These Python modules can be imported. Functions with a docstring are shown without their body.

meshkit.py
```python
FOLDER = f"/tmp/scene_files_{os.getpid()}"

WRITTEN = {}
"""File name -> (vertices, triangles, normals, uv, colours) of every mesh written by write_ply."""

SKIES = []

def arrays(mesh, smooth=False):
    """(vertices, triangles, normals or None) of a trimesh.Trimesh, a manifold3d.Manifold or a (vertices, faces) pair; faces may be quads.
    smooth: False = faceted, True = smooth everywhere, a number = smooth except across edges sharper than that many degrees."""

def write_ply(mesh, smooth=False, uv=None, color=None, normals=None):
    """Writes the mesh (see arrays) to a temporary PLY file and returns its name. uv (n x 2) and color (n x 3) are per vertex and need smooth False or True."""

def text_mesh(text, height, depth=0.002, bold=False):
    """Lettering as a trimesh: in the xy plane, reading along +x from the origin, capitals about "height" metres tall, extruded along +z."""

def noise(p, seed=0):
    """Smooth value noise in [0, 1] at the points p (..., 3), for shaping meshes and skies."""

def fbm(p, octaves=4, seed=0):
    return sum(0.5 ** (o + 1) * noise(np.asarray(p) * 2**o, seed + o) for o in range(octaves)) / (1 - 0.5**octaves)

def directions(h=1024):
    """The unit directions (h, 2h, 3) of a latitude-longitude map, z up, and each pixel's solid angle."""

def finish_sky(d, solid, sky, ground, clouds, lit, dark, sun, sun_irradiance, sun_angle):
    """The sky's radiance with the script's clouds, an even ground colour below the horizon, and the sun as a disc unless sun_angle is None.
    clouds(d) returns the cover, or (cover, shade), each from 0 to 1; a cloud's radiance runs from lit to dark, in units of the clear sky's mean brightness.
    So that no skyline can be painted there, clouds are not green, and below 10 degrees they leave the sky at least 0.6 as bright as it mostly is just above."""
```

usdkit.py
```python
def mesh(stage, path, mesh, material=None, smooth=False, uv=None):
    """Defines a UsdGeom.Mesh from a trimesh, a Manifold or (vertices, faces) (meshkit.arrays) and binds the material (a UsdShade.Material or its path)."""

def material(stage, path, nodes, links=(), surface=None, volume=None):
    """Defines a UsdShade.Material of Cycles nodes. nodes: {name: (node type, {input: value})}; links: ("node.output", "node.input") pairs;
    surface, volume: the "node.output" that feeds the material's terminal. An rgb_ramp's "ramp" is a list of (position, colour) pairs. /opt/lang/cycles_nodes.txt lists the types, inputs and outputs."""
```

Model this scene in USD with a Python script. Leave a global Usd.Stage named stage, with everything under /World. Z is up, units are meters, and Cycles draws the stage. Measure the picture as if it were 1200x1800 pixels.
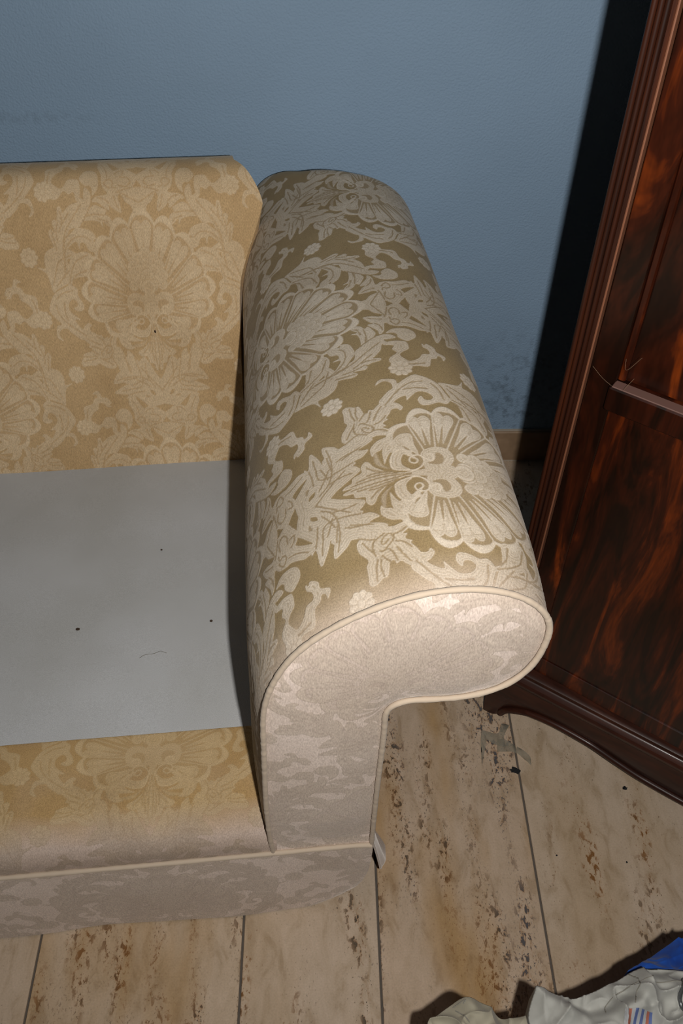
import math, random
import numpy as np, trimesh, shapely, usdkit
from shapely.geometry import Polygon, LineString
from scipy.interpolate import CubicSpline, PchipInterpolator
from scipy.ndimage import gaussian_filter, map_coordinates, distance_transform_edt
from scipy.spatial import Delaunay
from meshkit import noise, fbm
from pxr import Usd, UsdGeom, UsdLux, UsdShade, Gf, Sdf, Vt

rng = np.random.default_rng(7)
stage = Usd.Stage.CreateInMemory()
UsdGeom.SetStageUpAxis(stage, UsdGeom.Tokens.z)
UsdGeom.SetStageMetersPerUnit(stage, 1.0)
UsdGeom.Xform.Define(stage, '/World')
UsdGeom.Scope.Define(stage, '/World/Looks')

# ------------------------------------------------------------------ camera, flash, exposure
CAM = np.array([0.0, 0.0, 1.30])
ROT = np.array([[0.999795, -0.019054, 0.006794], [0.009087, 0.723071, 0.690714], [0.018074, 0.690511, -0.723097]])  # right, up, forward
FPX = 1579.9                                   # focal length in pixels of the 1200 x 1800 frame
cam = UsdGeom.Camera.Define(stage, '/World/camera')
m = np.eye(4); m[0, :3] = ROT[0]; m[1, :3] = ROT[1]; m[2, :3] = -ROT[2]; m[3, :3] = CAM
cam.AddTransformOp().Set(Gf.Matrix4d(*m.ravel().tolist()))
cam.CreateHorizontalApertureAttr(23.6); cam.CreateVerticalApertureAttr(35.4)
cam.CreateFocalLengthAttr(23.6 * FPX / 1200)
cam.CreateClippingRangeAttr(Gf.Vec2f(0.01, 100))
cam.CreateExposureAttr(0.0)

# the flash beside the lens (the camera was held upright, so the flash sits to its right)
fl = UsdLux.RectLight.Define(stage, '/World/camera_flash')
ft = math.radians(18)                           # its head is tipped up a little from the lens axis
fm = np.eye(4); fm[0, :3] = ROT[0]; fm[1, :3] = math.cos(ft) * ROT[1] - math.sin(ft) * ROT[2]; fm[2, :3] = -(math.cos(ft) * ROT[2] + math.sin(ft) * ROT[1])
fm[3, :3] = CAM + 0.08 * ROT[0] - 0.025 * ROT[1] - 0.01 * ROT[2]
fl.AddTransformOp().Set(Gf.Matrix4d(*fm.ravel().tolist()))
fl.CreateWidthAttr(0.016); fl.CreateHeightAttr(0.025)
fl.CreateIntensityAttr(9500.0); fl.CreateColorAttr(Gf.Vec3f(1.0, 0.965, 0.92))
# faint daylight of the rest of the room
dome = UsdLux.DomeLight.Define(stage, '/World/room_light')
dome.CreateIntensityAttr(0.004); dome.CreateColorAttr(Gf.Vec3f(0.75, 0.88, 1.0))

# ------------------------------------------------------------------ helpers
TAKEN = {}
def numbered(path):
    k = TAKEN.get(path, 0); TAKEN[path] = k + 1
    return path if k == 0 else f'{path}_{k:03d}'
def tag(prim, label=None, cat=None, group=None, kind=None):
    p = prim.GetPrim() if hasattr(prim, 'GetPrim') else prim
    for k, v in (('label', label), ('category', cat), ('group', group), ('kind', kind)):
        if v: p.SetCustomDataByKey(k, v)
    return prim
def xf(name, loc=(0, 0, 0), rz=0.0, parent='/World'):
    x = UsdGeom.Xform.Define(stage, numbered(f'{parent}/{name}'))
    x.AddTranslateOp().Set(Gf.Vec3d(*map(float, loc))); x.AddRotateZOp().Set(float(rz))
    return x
def obj(name, mesh, mat, parent='/World', smooth=False, pat=None, sheen_mix=None):
    if not isinstance(parent, str): parent = str(parent.GetPath())
    g = usdkit.mesh(stage, numbered(f'{parent}/{name}'), mesh, MAT[mat], smooth=smooth)
    for nm, arr in (('pat', pat), ('sheen_mix', sheen_mix)):
        if arr is not None:
            UsdGeom.PrimvarsAPI(g).CreatePrimvar(nm, Sdf.ValueTypeNames.FloatArray, 'vertex').Set(Vt.FloatArray.FromNumpy(np.asarray(arr, np.float32).ravel()))
    return g
def grid(V, flip=False):
    n, m_ = V.shape[:2]
    i = np.arange(n * m_).reshape(n, m_)
    a, b, c, e = i[:-1, :-1].ravel(), i[1:, :-1].ravel(), i[1:, 1:].ravel(), i[:-1, 1:].ravel()
    f = np.vstack([np.stack([a, b, c], 1), np.stack([a, c, e], 1)])
    return V.reshape(-1, 3), f[:, ::-1] if flip else f
def tube(path, r, sides=8, closed=False, wob=None):
    p = np.asarray(path, float); n = len(p)
    tg = np.gradient(p, axis=0); tg /= np.linalg.norm(tg, axis=1, keepdims=True)
    ref = np.array([0.0, 0, 1]) if abs(tg[:, 2]).mean() < 0.7 else np.array([0, 1.0, 0])
    s1 = np.cross(tg, ref); s1 /= np.linalg.norm(s1, axis=1, keepdims=True); s2 = np.cross(tg, s1)
    rr = np.broadcast_to(r, n) if wob is None else r * wob
    a = np.linspace(0, 2 * np.pi, sides, endpoint=False)
    V = p[:, None] + rr[:, None, None] * (np.cos(a)[None, :, None] * s1[:, None] + np.sin(a)[None, :, None] * s2[:, None])
    V = np.concatenate([V, V[:, :1]], 1)
    v, f = grid(V)
    mesh = trimesh.Trimesh(v, f, process=False); mesh.merge_vertices()
    if not closed:
        c0, c1 = len(mesh.vertices), len(mesh.vertices) + 1
    trimesh.repair.fix_normals(mesh)
    return mesh
def box(x0, x1, y0, y1, z0, z1):
    b = trimesh.creation.box((x1 - x0, y1 - y0, z1 - z0)); b.apply_translation(((x0 + x1) / 2, (y0 + y1) / 2, (z0 + z1) / 2)); return b
def cbox(x0, x1, y0, y1, z0, z1, c=0.002):
    """A box with chamfered edges."""
    pts = []
    for sx in (0, 1):
        for sy in (0, 1):
            for sz in (0, 1):
                x, y, z = (x1, x0)[sx], (y1, y0)[sy], (z1, z0)[sz]
                dx, dy, dz = (-c, c)[sx], (-c, c)[sy], (-c, c)[sz]
                pts += [(x + dx, y + dy, z), (x + dx, y, z + dz), (x, y + dy, z + dz)]
    return trimesh.convex.convex_hull(np.array(pts))
def spl(p, n=4, closed=True):
    p = np.asarray(p, float)
    if len(p) < 3: return p
    q = np.vstack([p[-1:], p, p[:2]]) if closed else np.vstack([2 * p[0] - p[1], p, 2 * p[-1] - p[-2]])
    out = []
    for i in range(1, len(q) - 2):
        a, b, c, e = q[i - 1:i + 3]
        for t in np.linspace(0, 1, n, endpoint=False):
            out.append(.5 * (2 * b + (c - a) * t + (2 * a - 5 * b + 4 * c - e) * t * t + (3 * b - a - 3 * c + e) * t ** 3))
    if not closed: out.append(p[-1])
    return np.array(out)

# ------------------------------------------------------------------ materials
MAT = {}
def mat(name, nodes, links, surface='p.BSDF'):
    MAT[name] = usdkit.material(stage, f'/World/Looks/{name}', nodes, links, surface=surface)
def plain(name, color, rough=0.6, **kw):
    mat(name, {'p': ('principled_bsdf', {'base_color': color, 'roughness': rough, **kw})}, [])
def lin(r, g, b):
    return tuple(((c / 255 + 0.055) / 1.055) ** 2.4 if c > 10 else c / 255 / 12.92 for c in (r, g, b))

def damask(name, ground, motif, dark, fground, fmotif, fdark, rough=0.85, sheen=0.15, stain=0.35):
    """pat 0 = satin ground, .35 = half tone and engraved lines, .75 = motif, 1 = bright rim; fade mixes to the greyed colours with satin sheen painted in."""
    mid = lambda a, b, t: tuple(x + (y - x) * t for x, y in zip(a, b))
    R = lambda g, m_, d: [(0.0, g), (0.12, mid(g, m_, .08)), (0.34, d), (0.62, mid(d, m_, .75)), (0.8, m_), (1.0, tuple(min(1, c * 1.13) for c in m_))]
    mat(name, {
        'a': ('attribute', {'attribute': 'pat'}), 'fa': ('attribute', {'attribute': 'sheen_mix'}),
        'r1': ('rgb_ramp', {'ramp': R(ground, motif, dark)}), 'r2': ('rgb_ramp', {'ramp': R(fground, fmotif, fdark)}),
        'mx': ('mix', {}),
        'tc': ('texture_coordinate', {}),
        'mp': ('mapping', {'scale': (900.0, 700.0, 260.0)}),
        'wv': ('noise_texture', {'scale': 1.0, 'detail': 1.0}),
        'st': ('noise_texture', {'scale': 9.0, 'detail': 4.0, 'roughness': 0.6}),
        'rw': ('rgb_ramp', {'ramp': [(0.25, (.76, .75, .74)), (0.75, (1.16, 1.15, 1.14))]}),
        'rs': ('rgb_ramp', {'ramp': [(0.3, (1 - stain * .55, 1 - stain * .65, 1 - stain * .8)), (0.6, (1, 1, 1))]}),
        'm1': ('mix', {'mix_type': 'multiply', 'fac': 1.0}), 'm2': ('mix', {'mix_type': 'multiply', 'fac': 1.0}),
        'b': ('bump', {'strength': 0.25, 'distance': 0.0006}),
        'p': ('principled_bsdf', {'roughness': rough, 'sheen_weight': sheen, 'sheen_roughness': 0.4, 'sheen_tint': (1, .96, .92), 'specular_ior_level': 0.25})},
        [('a.fac', 'r1.fac'), ('a.fac', 'r2.fac'), ('fa.fac', 'mx.fac'), ('r1.color', 'mx.color1'), ('r2.color', 'mx.color2'),
         ('tc.object', 'mp.vector'), ('mp.vector', 'wv.vector'), ('tc.object', 'st.vector'), ('wv.fac', 'rw.fac'), ('st.fac', 'rs.fac'),
         ('mx.color', 'm1.color1'), ('rw.color', 'm1.color2'), ('m1.color', 'm2.color1'), ('rs.color', 'm2.color2'), ('m2.color', 'p.base_color'),
         ('wv.fac', 'b.height'), ('b.normal', 'p.normal')])
GREY = (lin(228, 212, 201), lin(209, 194, 180), lin(196, 180, 167))  # front-facing cloth: satin sheen painted into the colour, ground paler than motif
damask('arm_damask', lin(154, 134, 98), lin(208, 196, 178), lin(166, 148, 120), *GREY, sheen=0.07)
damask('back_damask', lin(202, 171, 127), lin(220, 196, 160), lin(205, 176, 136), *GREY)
damask('rail_damask', lin(184, 152, 104), lin(200, 174, 132), lin(186, 158, 114), lin(198, 180, 168), lin(184, 167, 152), lin(176, 158, 142))
damask('panel_damask', *GREY, *GREY, sheen=0.35, stain=0.2)
plain('piping_cloth', lin(192, 175, 155), 0.9, sheen_weight=0.1)
mat('deck_cloth', {
    'tc': ('texture_coordinate', {}), 'mp': ('mapping', {'scale': (1100.0, 1100.0, 1100.0)}), 'wv': ('noise_texture', {'scale': 1.0, 'detail': 1.0}),
    'st': ('noise_texture', {'scale': 5.0, 'detail': 5.0}),
    'rw': ('rgb_ramp', {'ramp': [(0.25, lin(176, 177, 178)), (0.75, lin(202, 204, 206))]}),
    'rs': ('rgb_ramp', {'ramp': [(0.3, (.86, .85, .82)), (0.65, (1, 1, 1))]}),
    'm1': ('mix', {'mix_type': 'multiply', 'fac': 1.0}), 'b': ('bump', {'strength': 0.2, 'distance': 0.0004}),
    'p': ('principled_bsdf', {'roughness': 0.9, 'specular_ior_level': 0.2})},
    [('tc.object', 'mp.vector'), ('mp.vector', 'wv.vector'), ('tc.object', 'st.vector'), ('wv.fac', 'rw.fac'), ('st.fac', 'rs.fac'),
     ('rw.color', 'm1.color1'), ('rs.color', 'm1.color2'), ('m1.color', 'p.base_color'), ('wv.fac', 'b.height'), ('b.normal', 'p.normal')])
# painted plaster wall: orange-peel relief, grey mould specks low down, one long rub mark
mat('wall_paint', {
    'g': ('geometry', {}), 'n1': ('noise_texture', {'scale': 300.0, 'detail': 2.0, 'roughness': .5}), 'n2': ('noise_texture', {'scale': 3.0, 'detail': 4.0}),
    'n3': ('noise_texture', {'scale': 60.0, 'detail': 4.0, 'roughness': .65}),
    'r2': ('rgb_ramp', {'ramp': [(0.3, lin(132, 156, 180)), (0.7, lin(140, 165, 190))]}),
    'sub': ('vector_math', {'math_type': 'subtract', 'vector2': (0.375, 1.394, 0.15)}),
    'sc': ('vector_math', {'math_type': 'multiply', 'vector2': (1.0, 0.0, 0.75)}),
    'ln': ('vector_math', {'math_type': 'length'}),
    'rm': ('map_range', {'value': 0.0, 'from_min': 0.03, 'from_max': 0.16, 'to_min': 1.0, 'to_max': 0.0, 'clamp': True}),
    'r3': ('rgb_ramp', {'ramp': [(0.50, (0, 0, 0)), (0.68, (1, 1, 1))]}),
    'mm': ('math', {'math_type': 'multiply'}), 'm3': ('math', {'math_type': 'multiply', 'value2': 0.6}),
    'mx': ('mix', {'color2': lin(84, 98, 112)}),
    'sx': ('separate_xyz', {}), 'dz': ('math', {'math_type': 'subtract', 'value2': 0.7195}), 'az': ('math', {'math_type': 'absolute'}),
    'rz': ('map_range', {'from_min': 0.003, 'from_max': 0.013, 'to_min': 1.0, 'to_max': 0.0, 'clamp': True}),
    'rx': ('map_range', {'from_min': -0.42, 'from_max': -0.30, 'to_min': 1.0, 'to_max': 0.0, 'clamp': True}),
    'n5': ('noise_texture', {'scale': 120.0, 'detail': 3.0}), 'r5': ('rgb_ramp', {'ramp': [(0.4, (0, 0, 0)), (0.6, (1, 1, 1))]}),
    'q1': ('math', {'math_type': 'multiply'}), 'q2': ('math', {'math_type': 'multiply'}), 'q3': ('math', {'math_type': 'multiply', 'value2': 0.2}),
    'mx2': ('mix', {'color2': lin(92, 106, 118)}),
    'b': ('bump', {'strength': 0.6, 'distance': 0.0022}),
    'p': ('principled_bsdf', {'roughness': 0.75, 'specular_ior_level': 0.25})},
    [('g.position', 'n1.vector'), ('g.position', 'n2.vector'), ('g.position', 'n3.vector'), ('n2.fac', 'r2.fac'),
     ('g.position', 'sub.vector1'), ('sub.vector', 'sc.vector1'), ('sc.vector', 'ln.vector1'), ('ln.value', 'rm.value'), ('n3.fac', 'r3.fac'),
     ('r3.color', 'mm.value1'), ('rm.result', 'mm.value2'), ('mm.value', 'm3.value1'), ('m3.value', 'mx.fac'), ('r2.color', 'mx.color1'), ('mx.color', 'mx2.color1'), ('mx2.color', 'p.base_color'),
     ('g.position', 'sx.vector'), ('sx.z', 'dz.value1'), ('dz.value', 'az.value1'), ('az.value', 'rz.value'), ('sx.x', 'rx.value'), ('g.position', 'n5.vector'), ('n5.fac', 'r5.fac'),
     ('rz.result', 'q1.value1'), ('rx.result', 'q1.value2'), ('q1.value', 'q2.value1'), ('r5.color', 'q2.value2'), ('q2.value', 'q3.value1'), ('q3.value', 'mx2.fac'),
     ('n1.fac', 'b.height'), ('b.normal', 'p.normal')])
def travertine(name, off, base, warm, pit, warm_amt, sparse=0.0):
    mat(name, {
        'g': ('geometry', {}),
        'm1': ('mapping', {'location': off, 'scale': (46.0, 20.0, 46.0)}), 'm2': ('mapping', {'location': off, 'scale': (9.0, 2.6, 9.0)}),
        'm3': ('mapping', {'location': off, 'scale': (125.0, 62.0, 125.0)}), 'm4': ('mapping', {'location': off, 'scale': (24.0, 5.0, 24.0)}),
        'cl': ('noise_texture', {'scale': 1.0, 'detail': 5.0, 'roughness': .6, 'distortion': .5}),
        'bd': ('noise_texture', {'scale': 1.0, 'detail': 3.0, 'roughness': .55}),
        'sp': ('noise_texture', {'scale': 1.0, 'detail': 4.0, 'roughness': .6, 'distortion': .3}),
        'zn': ('noise_texture', {'scale': 1.0, 'detail': 2.0}),
        'fi': ('noise_texture', {'scale': 420.0, 'detail': 2.0}),
        'm5': ('mapping', {'location': off, 'scale': (330.0, 190.0, 330.0)}), 's2': ('noise_texture', {'scale': 1.0, 'detail': 3.0, 'roughness': .6}),
        'r5': ('rgb_ramp', {'ramp': [(0.59 + sparse * .5, (0, 0, 0)), (0.64 + sparse * .5, (1, 1, 1))]}), 'z5': ('math', {'math_type': 'multiply'}), 'rz5': ('rgb_ramp', {'ramp': [(0.42, (.12, .12, .12)), (0.6, (1, 1, 1))]}), 'mxp': ('math', {'math_type': 'maximum'}),
        'rb': ('rgb_ramp', {'ramp': [(0.3, base), (0.46, tuple(c * 1.05 for c in base)), (0.66, tuple(b + (w - b) * warm_amt for b, w in zip(base, warm)))]}),
        'rc': ('rgb_ramp', {'ramp': [(0.34, (.80, .76, .69)), (0.47, (.97, .96, .94)), (0.66, (1.07, 1.07, 1.08))]}),
        'rf': ('rgb_ramp', {'ramp': [(0.3, (.93, .93, .93)), (0.7, (1.05, 1.05, 1.05))]}),
        'rz': ('rgb_ramp', {'ramp': [(0.48 + sparse, (.0, 0, 0)), (0.61 + sparse, (1, 1, 1))]}),
        'rp': ('rgb_ramp', {'ramp': [(0.565, (0, 0, 0)), (0.60, (1, 1, 1))]}),
        'ro': ('rgb_ramp', {'ramp': [(0.50, (0, 0, 0)), (0.60, (1, 1, 1))]}),
        'pz': ('math', {'math_type': 'multiply'}), 'oz': ('math', {'math_type': 'multiply'}), 'o2': ('math', {'math_type': 'multiply', 'value2': 0.7}),
        'mc': ('mix', {'mix_type': 'multiply', 'fac': 1.0}), 'mf': ('mix', {'mix_type': 'multiply', 'fac': 1.0}),
        'pc': ('rgb_ramp', {'ramp': [(0.38, pit), (0.5, lin(92, 78, 62)), (0.6, lin(126, 86, 46))]}),
        'mo': ('mix', {'color2': lin(150, 104, 56)}), 'mp': ('mix', {}),
        'iv': ('math', {'math_type': 'multiply', 'value2': -1.0}),
        'b': ('bump', {'strength': 0.5, 'distance': 0.0012}),
        'p': ('principled_bsdf', {'roughness': 0.42, 'specular_ior_level': 0.35})},
        [('g.position', 'm1.vector'), ('g.position', 'm2.vector'), ('g.position', 'm3.vector'), ('g.position', 'm4.vector'), ('g.position', 'fi.vector'),
         ('m1.vector', 'cl.vector'), ('m2.vector', 'bd.vector'), ('m3.vector', 'sp.vector'), ('m4.vector', 'zn.vector'),
         ('bd.fac', 'rb.fac'), ('cl.fac', 'rc.fac'), ('fi.fac', 'rf.fac'), ('zn.fac', 'rz.fac'), ('sp.fac', 'rp.fac'), ('sp.fac', 'ro.fac'),
         ('g.position', 'm5.vector'), ('m5.vector', 's2.vector'), ('s2.fac', 'r5.fac'), ('r5.color', 'z5.value1'), ('zn.fac', 'rz5.fac'), ('rz5.color', 'z5.value2'), ('pz.value', 'mxp.value1'), ('z5.value', 'mxp.value2'), ('rp.color', 'pz.value1'), ('rz.color', 'pz.value2'), ('ro.color', 'oz.value1'), ('rz.color', 'oz.value2'), ('oz.value', 'o2.value1'),
         ('rb.color', 'mc.color1'), ('rc.color', 'mc.color2'), ('mc.color', 'mf.color1'), ('rf.color', 'mf.color2'),
         ('mf.color', 'mo.color1'), ('o2.value', 'mo.fac'), ('bd.fac', 'pc.fac'), ('mo.color', 'mp.color1'), ('pc.color', 'mp.color2'), ('mxp.value', 'mp.fac'),
         ('mp.color', 'p.base_color'), ('pz.value', 'iv.value1'), ('iv.value', 'b.height'), ('b.normal', 'p.normal')])
BASE = lin(188, 166, 143)
travertine('travertine_warm', (3.1, 1.7, 0.0), BASE, lin(172, 138, 92), lin(88, 84, 84), 0.95)
travertine('travertine_pale', (8.4, 5.2, 0.0), lin(188, 169, 148), lin(176, 150, 116), lin(86, 78, 66), 0.5, 0.075)
travertine('travertine_buff', (13.9, 2.4, 0.0), lin(188, 168, 145), lin(172, 140, 96), lin(74, 58, 44), 0.8)
plain('grout', lin(92, 84, 76), 0.9)
plain('skirting_grout', lin(176, 164, 148), 0.9)
mat('skirting_stone', {'g': ('geometry', {}), 'n': ('noise_texture', {'scale': 30.0, 'detail': 5.0}),
    'r': ('rgb_ramp', {'ramp': [(0.3, lin(138, 112, 86)), (0.7, lin(168, 140, 112))]}), 'p': ('principled_bsdf', {'roughness': 0.5})},
    [('g.position', 'n.vector'), ('n.fac', 'r.fac'), ('r.color', 'p.base_color')])
def wood(name, scale, rot, dark, mid, hot, lo=0.38, hi=0.72, rough=0.32, dist=1.6):
    mat(name, {'tc': ('texture_coordinate', {}), 'mp': ('mapping', {'rotation': rot, 'scale': scale}),
        'n': ('noise_texture', {'scale': 1.0, 'detail': 4.0, 'roughness': .55, 'distortion': dist}),
        'm2': ('mapping', {'rotation': rot, 'scale': tuple(c * 9 for c in scale)}), 'n2': ('noise_texture', {'scale': 1.0, 'detail': 3.0}),
        'r': ('rgb_ramp', {'ramp': [(lo, dark), ((lo + hi) / 2, mid), (hi, hot)]}),
        'r2': ('rgb_ramp', {'ramp': [(0.3, (.72, .7, .7)), (0.65, (1.1, 1.1, 1.1))]}), 'mx': ('mix', {'mix_type': 'multiply', 'fac': 1.0}),
        'p': ('principled_bsdf', {'roughness': rough, 'coat_weight': 0.12, 'coat_roughness': 0.15, 'specular_ior_level': 0.25})},
        [('tc.object', 'mp.vector'), ('mp.vector', 'n.vector'), ('tc.object', 'm2.vector'), ('m2.vector', 'n2.vector'), ('n.fac', 'r.fac'), ('n2.fac', 'r2.fac'),
         ('r.color', 'mx.color1'), ('r2.color', 'mx.color2'), ('mx.color', 'p.base_color')])
D, Mi, Ho = lin(24, 9, 4), lin(58, 20, 7), lin(106, 43, 9)
wood('mahogany', (16.0, 16.0, 1.6), (0, 0, 0), D, Mi, lin(78, 34, 12))
wood('mahogany_reeded', (60.0, 60.0, 1.0), (0, 0, 0), lin(34, 13, 5), lin(54, 22, 7), lin(80, 36, 10), rough=0.55)
wood('mahogany_flame', (34.0, 12.0, 4.6), (0, 0.1, 0), D, lin(52, 18, 6), Ho, lo=.36, hi=.74)
wood('mahogany_feather', (20.0, 10.0, 4.5), (0, 0.75, 0), D, lin(52, 19, 7), lin(118, 50, 12), lo=.38, hi=.74)
wood('mahogany_plinth', (4.0, 20.0, 20.0), (0, 0, 0), lin(46, 24, 17), lin(58, 30, 21), lin(74, 38, 24), rough=0.38)
plain('pinkish_ledge', lin(98, 70, 62), 0.7)  # lighter and pinker than the rail wood
plain('worn_edge', lin(120, 76, 54), 0.5)
plain('dark_inside', lin(20, 12, 8), 0.8)
def cloth(name, c0, c1, scale=40.0):
    mat(name, {'g': ('geometry', {}), 'n': ('noise_texture', {'scale': scale, 'detail': 4.0}), 'n2': ('noise_texture', {'scale': 900.0, 'detail': 1.0}),
        'r': ('rgb_ramp', {'ramp': [(0.35, c0), (0.65, c1)]}), 'b': ('bump', {'strength': 0.2, 'distance': 0.0005}),
        'p': ('principled_bsdf', {'roughness': 0.9, 'sheen_weight': 0.1, 'specular_ior_level': 0.2})},
        [('g.position', 'n.vector'), ('g.position', 'n2.vector'), ('n.fac', 'r.fac'), ('r.color', 'p.base_color'), ('n2.fac', 'b.height'), ('b.normal', 'p.normal')])
cloth('cream_cotton', lin(150, 145, 128), lin(160, 154, 136))
cloth('white_cotton', lin(158, 158, 152), lin(170, 170, 164))
cloth('blue_cotton', lin(20, 58, 134), lin(30, 76, 160))
plain('stripe_white', lin(176, 178, 180), 0.9); plain('stripe_red', lin(172, 104, 84), 0.9); plain('stripe_blue', lin(92, 108, 156), 0.9)
plain('seam_thread', lin(132, 129, 120), 0.9); plain('steel_wire', lin(120, 122, 124), 0.35, metallic=0.8)
plain('black_scrap', lin(18, 20, 22), 0.6); plain('brown_crumb', lin(60, 44, 30), 0.8)
plain('white_speck', lin(120, 96, 74), 0.9)
mat('clear_tape', {'f': ('fresnel', {'IOR': 1.45}), 't': ('transparent_bsdf', {'color': (.94, .93, .9)}), 'g': ('glossy_bsdf', {'roughness': 0.2, 'color': (1, 1, 1)}),
    'd': ('diffuse_bsdf', {'color': (.36, .33, .26)}), 'm1': ('mix_closure', {'fac': 0.5}), 'm2': ('mix_closure', {})},
    [('t.BSDF', 'm1.closure1'), ('d.BSDF', 'm1.closure2'), ('f.fac', 'm2.fac'), ('m1.closure', 'm2.closure1'), ('g.BSDF', 'm2.closure2')], surface='m2.closure')

# ------------------------------------------------------------------ the room
WY = 1.394
w = tag(obj('wall_back', box(-2.2, 2.4, WY, WY + 0.12, -0.03, 2.5), 'wall_paint'), kind='structure')
floor = tag(xf('floor'), kind='structure')
obj('grout_bed', box(-2.2, 2.4, -1.2, WY, -0.05, -0.0035), 'grout', floor)
EDGES = [-1.75, -1.46, -1.17, -0.88, -0.62, -0.3955, -0.1185, 0.0685, 0.300, 0.577, 0.85, 1.12, 1.40, 1.68, 1.95]
TM = {-0.3955: 'travertine_buff', -0.1185: 'travertine_pale', 0.0685: 'travertine_warm', 0.300: 'travertine_pale'}
for k, (a, b) in enumerate(zip(EDGES[:-1], EDGES[1:])):
    g = 0.0016
    tl = obj('plank_tile', cbox(a + g, b - g, -1.2, WY - 0.002, -0.022, 0.0, 0.0007), TM.get(a, ('travertine_buff', 'travertine_pale', 'travertine_warm')[k % 3]), floor)
skirt_b = tag(xf('baseboard_back'), kind='structure')
for k in range(13):
    x0 = -2.0 + k * 0.33
    obj('skirting_tile', cbox(x0 + .001, x0 + .329, WY - 0.009, WY, 0.0035, 0.081, 0.0015), 'skirting_stone', skirt_b)
obj('joint_line', box(-2.0, 2.29, WY - 0.0075, WY, 0.0, 0.004), 'skirting_grout', skirt_b)
obj('top_joint', box(-2.0, 2.29, WY - 0.005, WY, 0.081, 0.0835), 'skirting_grout', skirt_b)

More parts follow.
